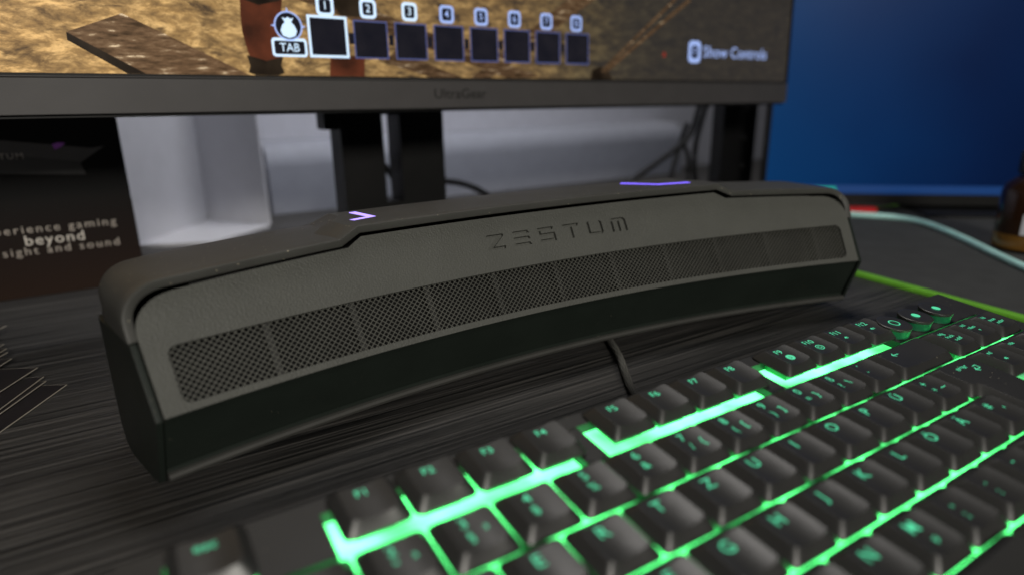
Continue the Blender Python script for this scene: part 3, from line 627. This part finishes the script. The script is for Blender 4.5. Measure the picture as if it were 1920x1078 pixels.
# ------------------------------------------------------------------ things on the desk
# mouse pad with stitched green edge
mp = empty('mouse_pad', (440, 100, 0), 'dark grey cloth mouse pad with bright green stitched edge', 'mouse pad')
ang = math.atan2(12, 105); mp.rotation_euler = (0, 0, -ang)
MB().prism(rrect(2.2, -330, 300, 200, 8), 0.3, 3.0).done('pad', M['pad'], mp)
mb = MB(); out = rrect(0, -332, 302, 202, 10, 6); inn = rrect(5.5, -326.5, 296.5, 196.5, 6, 6); n_ = len(out); mb.add([(x, y, z) for pl, z in ((out, 0.2), (out, 2.4), (rrect(1, -331, 301, 201, 9, 6), 3.3), (rrect(4.5, -327.5, 297.5, 197.5, 7, 6), 3.6), (inn, 2.9)) for x, y in pl], [(k*n_+j, k*n_+(j+1) % n_, (k+1)*n_+(j+1) % n_, (k+1)*n_+j) for k in range(4) for j in range(n_)]); mb.done('stitched_edge', M['pad_edge'], mp, smooth=True, angle=60)
# turquoise cable
mb = MB(); mb.tube(smooth_path([(590, 325, 3), (618, 285, 5), (640, 250, 5.4), (655, 221, 5.4), (647, 188, 5.4), (612, 144, 5.4), (573, 103, 5.4), (544, 71, 5.4), (505, 20, 5.4), (490, -60, 5.4), (500, -200, 5.4)], 8), 2.7, 10)
tag(mb.done('turquoise_cable', M['teal'], None, (0, 0, 0), True), 'pale turquoise cable curving across the mouse pad', 'cable')
mb = MB(); mb.prism(rrect(0, 0, 34, 12, 2), 0.2, 7)
o = tag(mb.done('red_strip', M['red'], None, (655, 278, 0)), 'small bright red strip lying behind the turquoise cable', 'strip'); o.rotation_euler = (0, 0, math.radians(-48))
# braided cable from under the bar to the keyboard
mb = MB(); path = smooth_path([(228, 160, 1.9), (214, 130, 2.0), (204, 112, 2.6), (194, 97, 3.0), (183, 78, 3.2), (176, 55, 4.0)], 14); mb.tube(path, 1.7, 10)
bc = tag(mb.done('braided_cable', M['braid_core'], None, (0, 0, 0), True), 'braided grey black cable running from under the soundbar to the keyboard', 'cable')
mb = MB()
for ph in range(6):
    for hand in (1, -1):
        pts = []
        for i, q in enumerate(path):
            d = (path[min(i+1, len(path)-1)]-path[max(i-1, 0)]).normalized(); a = d.cross(Vector((0, 0, 1))).normalized(); b_ = d.cross(a); t = hand*i*0.9+ph*math.pi/3
            pts.append(q+(a*math.cos(t)+b_*math.sin(t))*1.72)
        mb.tube(pts, 0.20, 4)
mb.done('braid', M['braid'], bc)
# black cables hanging behind the monitor
def hang(label, pts, r): tag(MB().tube(smooth_path(pts, 8), r, 8).done('hanging_cable', M['cable'], None, (0, 0, 0), True), label, 'cable', 'cables hanging behind the monitor')
hang('black cable sweeping down to the left from behind the monitor, beside the post', [(622, 450, 135), (615, 450, 106), (600, 450, 73), (558, 450, 50), (509, 450, 26), (496, 448, 3)], 3.4)
hang('straight black cable dropping behind the soundbar, middle of three by the post', [(606, 458, 90), (594, 458, 60), (584, 458, 28), (578, 458, 3)], 3.2)
hang('black cable dropping close beside the black post', [(640, 452, 135), (629, 452, 106), (618, 452, 72), (616, 452, 45), (620, 452, 20), (622, 450, 3)], 3.2)
hang('thin black cable joining the cables beside the post', [(600, 462, 72), (608, 462, 62), (616, 462, 48), (618, 462, 24), (616, 462, 3)], 2.6)
hang('black cable looping out of the slot in the monitor stand', [(190, 425, 84), (205, 425, 70), (218, 432, 54), (233, 440, 40), (246, 445, 20), (250, 445, 3)], 2.8)
hang('black cable lying to the right of the monitor stand', [(225, 430, 62), (250, 440, 53), (272, 450, 49), (297, 452, 43), (322, 452, 30), (345, 450, 3)], 3.0)
# product box
bx = empty('product_box', (-110, 475, 0), 'dark printed product box with white slogan behind the soundbar', 'box')
MB().box(-240, 122, -55, 55, 0.2, 150).done('carton', M['box'], bx)
def onbox(name, V, F, mat, h=0.12): return link(name, mesh(name, [(x+110, -55-h, z) for x, z in V], F), mat, bx)
def boxtext(s, size, right, z, sp, mat, off=0.0):
    V, F = text_geo(s, size, 0, z, 'LEFT', sp, 1.08, off); mxx = max(v[0] for v in V); onbox('printed_text', [(x-mxx+right, y) for x, y in V], F, mat)
boxtext('Experience gaming', 7.6, 0, 46.2, 1.28, M['print_dim'], 0.0); boxtext('beyond', 9.6, -20.5, 38.4, 1.15, M['print'], 0.03); boxtext('sight and sound', 7.6, -0.5, 31.4, 1.28, M['print_dim'], 0.0)
onbox('printed_bar', [(-200, 107), (-60, 106), (-6, 97.5), (2, 98.5), (-14, 88), (-200, 96)], [(0, 1, 2, 3, 4, 5)], M['print_bar2'])
onbox('printed_bar', [(-200, 97.4), (-60, 97), (-14, 89), (-12, 80), (-60, 84), (-200, 86)], [(0, 1, 2, 3, 4, 5)], M['print_bar'], 0.2)
V, F = text_geo('ZESTUM', 5.2, 0, 94.5, 'LEFT', 1.2, 1.1, 0.01); mxx = max(v[0] for v in V); onbox('printed_text', [(x-mxx-44.5, y) for x, y in V], F, M['print_dim'], 0.3)
onbox('printed_mark', [(-27.5, 101), (-24.5, 102), (-20, 101.6), (-23, 99), (-26.5, 97.5)], [(0, 1, 2, 3, 4)], M['print_violet'], 0.3)
# white corner bin
wb = empty('white_bin', (80, 600, 0), 'white open plastic bin standing behind the soundbar beside the box', 'bin')
mb = MB(); A, B_, D_ = Vector((10, 545)), Vector((82, 636)), Vector((131, 570))
def wall_seg(a, b_, th, h):
    d = (b_-a).normalized(); n = Vector((-d.y, d.x))*th; return [(q.x-80, q.y-600) for q in (a, b_, b_+n, a+n)]
for name, a, b_ in (('side_wall', A, B_), ('back_wall', B_+Vector((0.5, -0.2)), D_)): MB().prism(wall_seg(a, b_, 3, 150), 3.1, 170).done(name, M['white'], wb)
MB().prism([(q.x-80, q.y-600) for q in (A, Vector((70, 520)), D_, B_)], 0.2, 3.0).done('floor_plate', M['white'], wb)
# fanned leaflets
COR = [(-31.0, 237.0), (-39.5, 245), (-40.5, 249.5), (-43.6, 262), (-55.5, 281), (-57.8, 290), (-58.5, 294), (-60.0, 300), (-62, 332)]
ORD = ['lowest and nearest', 'second lowest', 'third lowest', 'wide middle', 'fifth from below', 'sixth from below', 'seventh from below', 'second from the top', 'topmost and farthest']
for k, (x, y) in enumerate(COR):
    z = 0.25+0.85*k; a = math.atan2(-42, -21)+0.02*((k*37) % 5-2)
    e1 = Vector((math.cos(a), math.sin(a))); e2 = Vector((e1.y, -e1.x))
    if e2.x > 0: e2 = -e2
    pts = [Vector((0, 0)), e1*148, e1*148+e2*105, e2*105]
    o = MB().prism([(q.x, q.y) for q in pts], 0, 0.30).done('leaflet', M['paper_edge'], None, (x, y, z))
    MB().prism([(q.x, q.y) for q in [e1*0.35+e2*0.35, e1*147.6+e2*0.35, e1*147.6+e2*104.6, e1*0.35+e2*104.6]], 0.302, 0.36).done('printed_face', M['leaflet'], o)
    tag(o, 'glossy dark leaflet, %s of the fan at the left edge' % ORD[k], 'leaflet', 'fanned leaflets')
# amber bottle
bt = empty('amber_bottle', (616, 98, 3), 'small amber glass bottle with black cap and white label at the right edge', 'bottle')
MB().lathe([(23.15, 3), (23.2, 4), (23.2, 13), (23.15, 14)], 0, 0, 40).done('amber_band', M['amber_low'], bt, smooth=True, angle=50)  # lighter amber band around the foot of the glass
MB().lathe([(19, 0.2), (22.5, 2), (23, 5), (23, 46), (21, 52), (15, 57), (13.5, 59), (13.5, 62)], 0, 0, 40).done('glass', M['amber'], bt, smooth=True, angle=50)
MB().lathe([(14.5, 60.5), (15.5, 61), (15.5, 76), (14.5, 77.5), (1, 77.6)], 0, 0, 40).done('screw_cap', M['cap'], bt, smooth=True, angle=40)
V = []; k = 22
for j in range(k+1):
    a = math.radians(185+130*j/k); V += [(23.2*math.cos(a), 23.2*math.sin(a), 15), (23.2*math.cos(a), 23.2*math.sin(a), 31)]
link('paper_label', mesh('paper_label', V, [(2*j, 2*j+2, 2*j+3, 2*j+1) for j in range(k)], True), M['label'], bt)
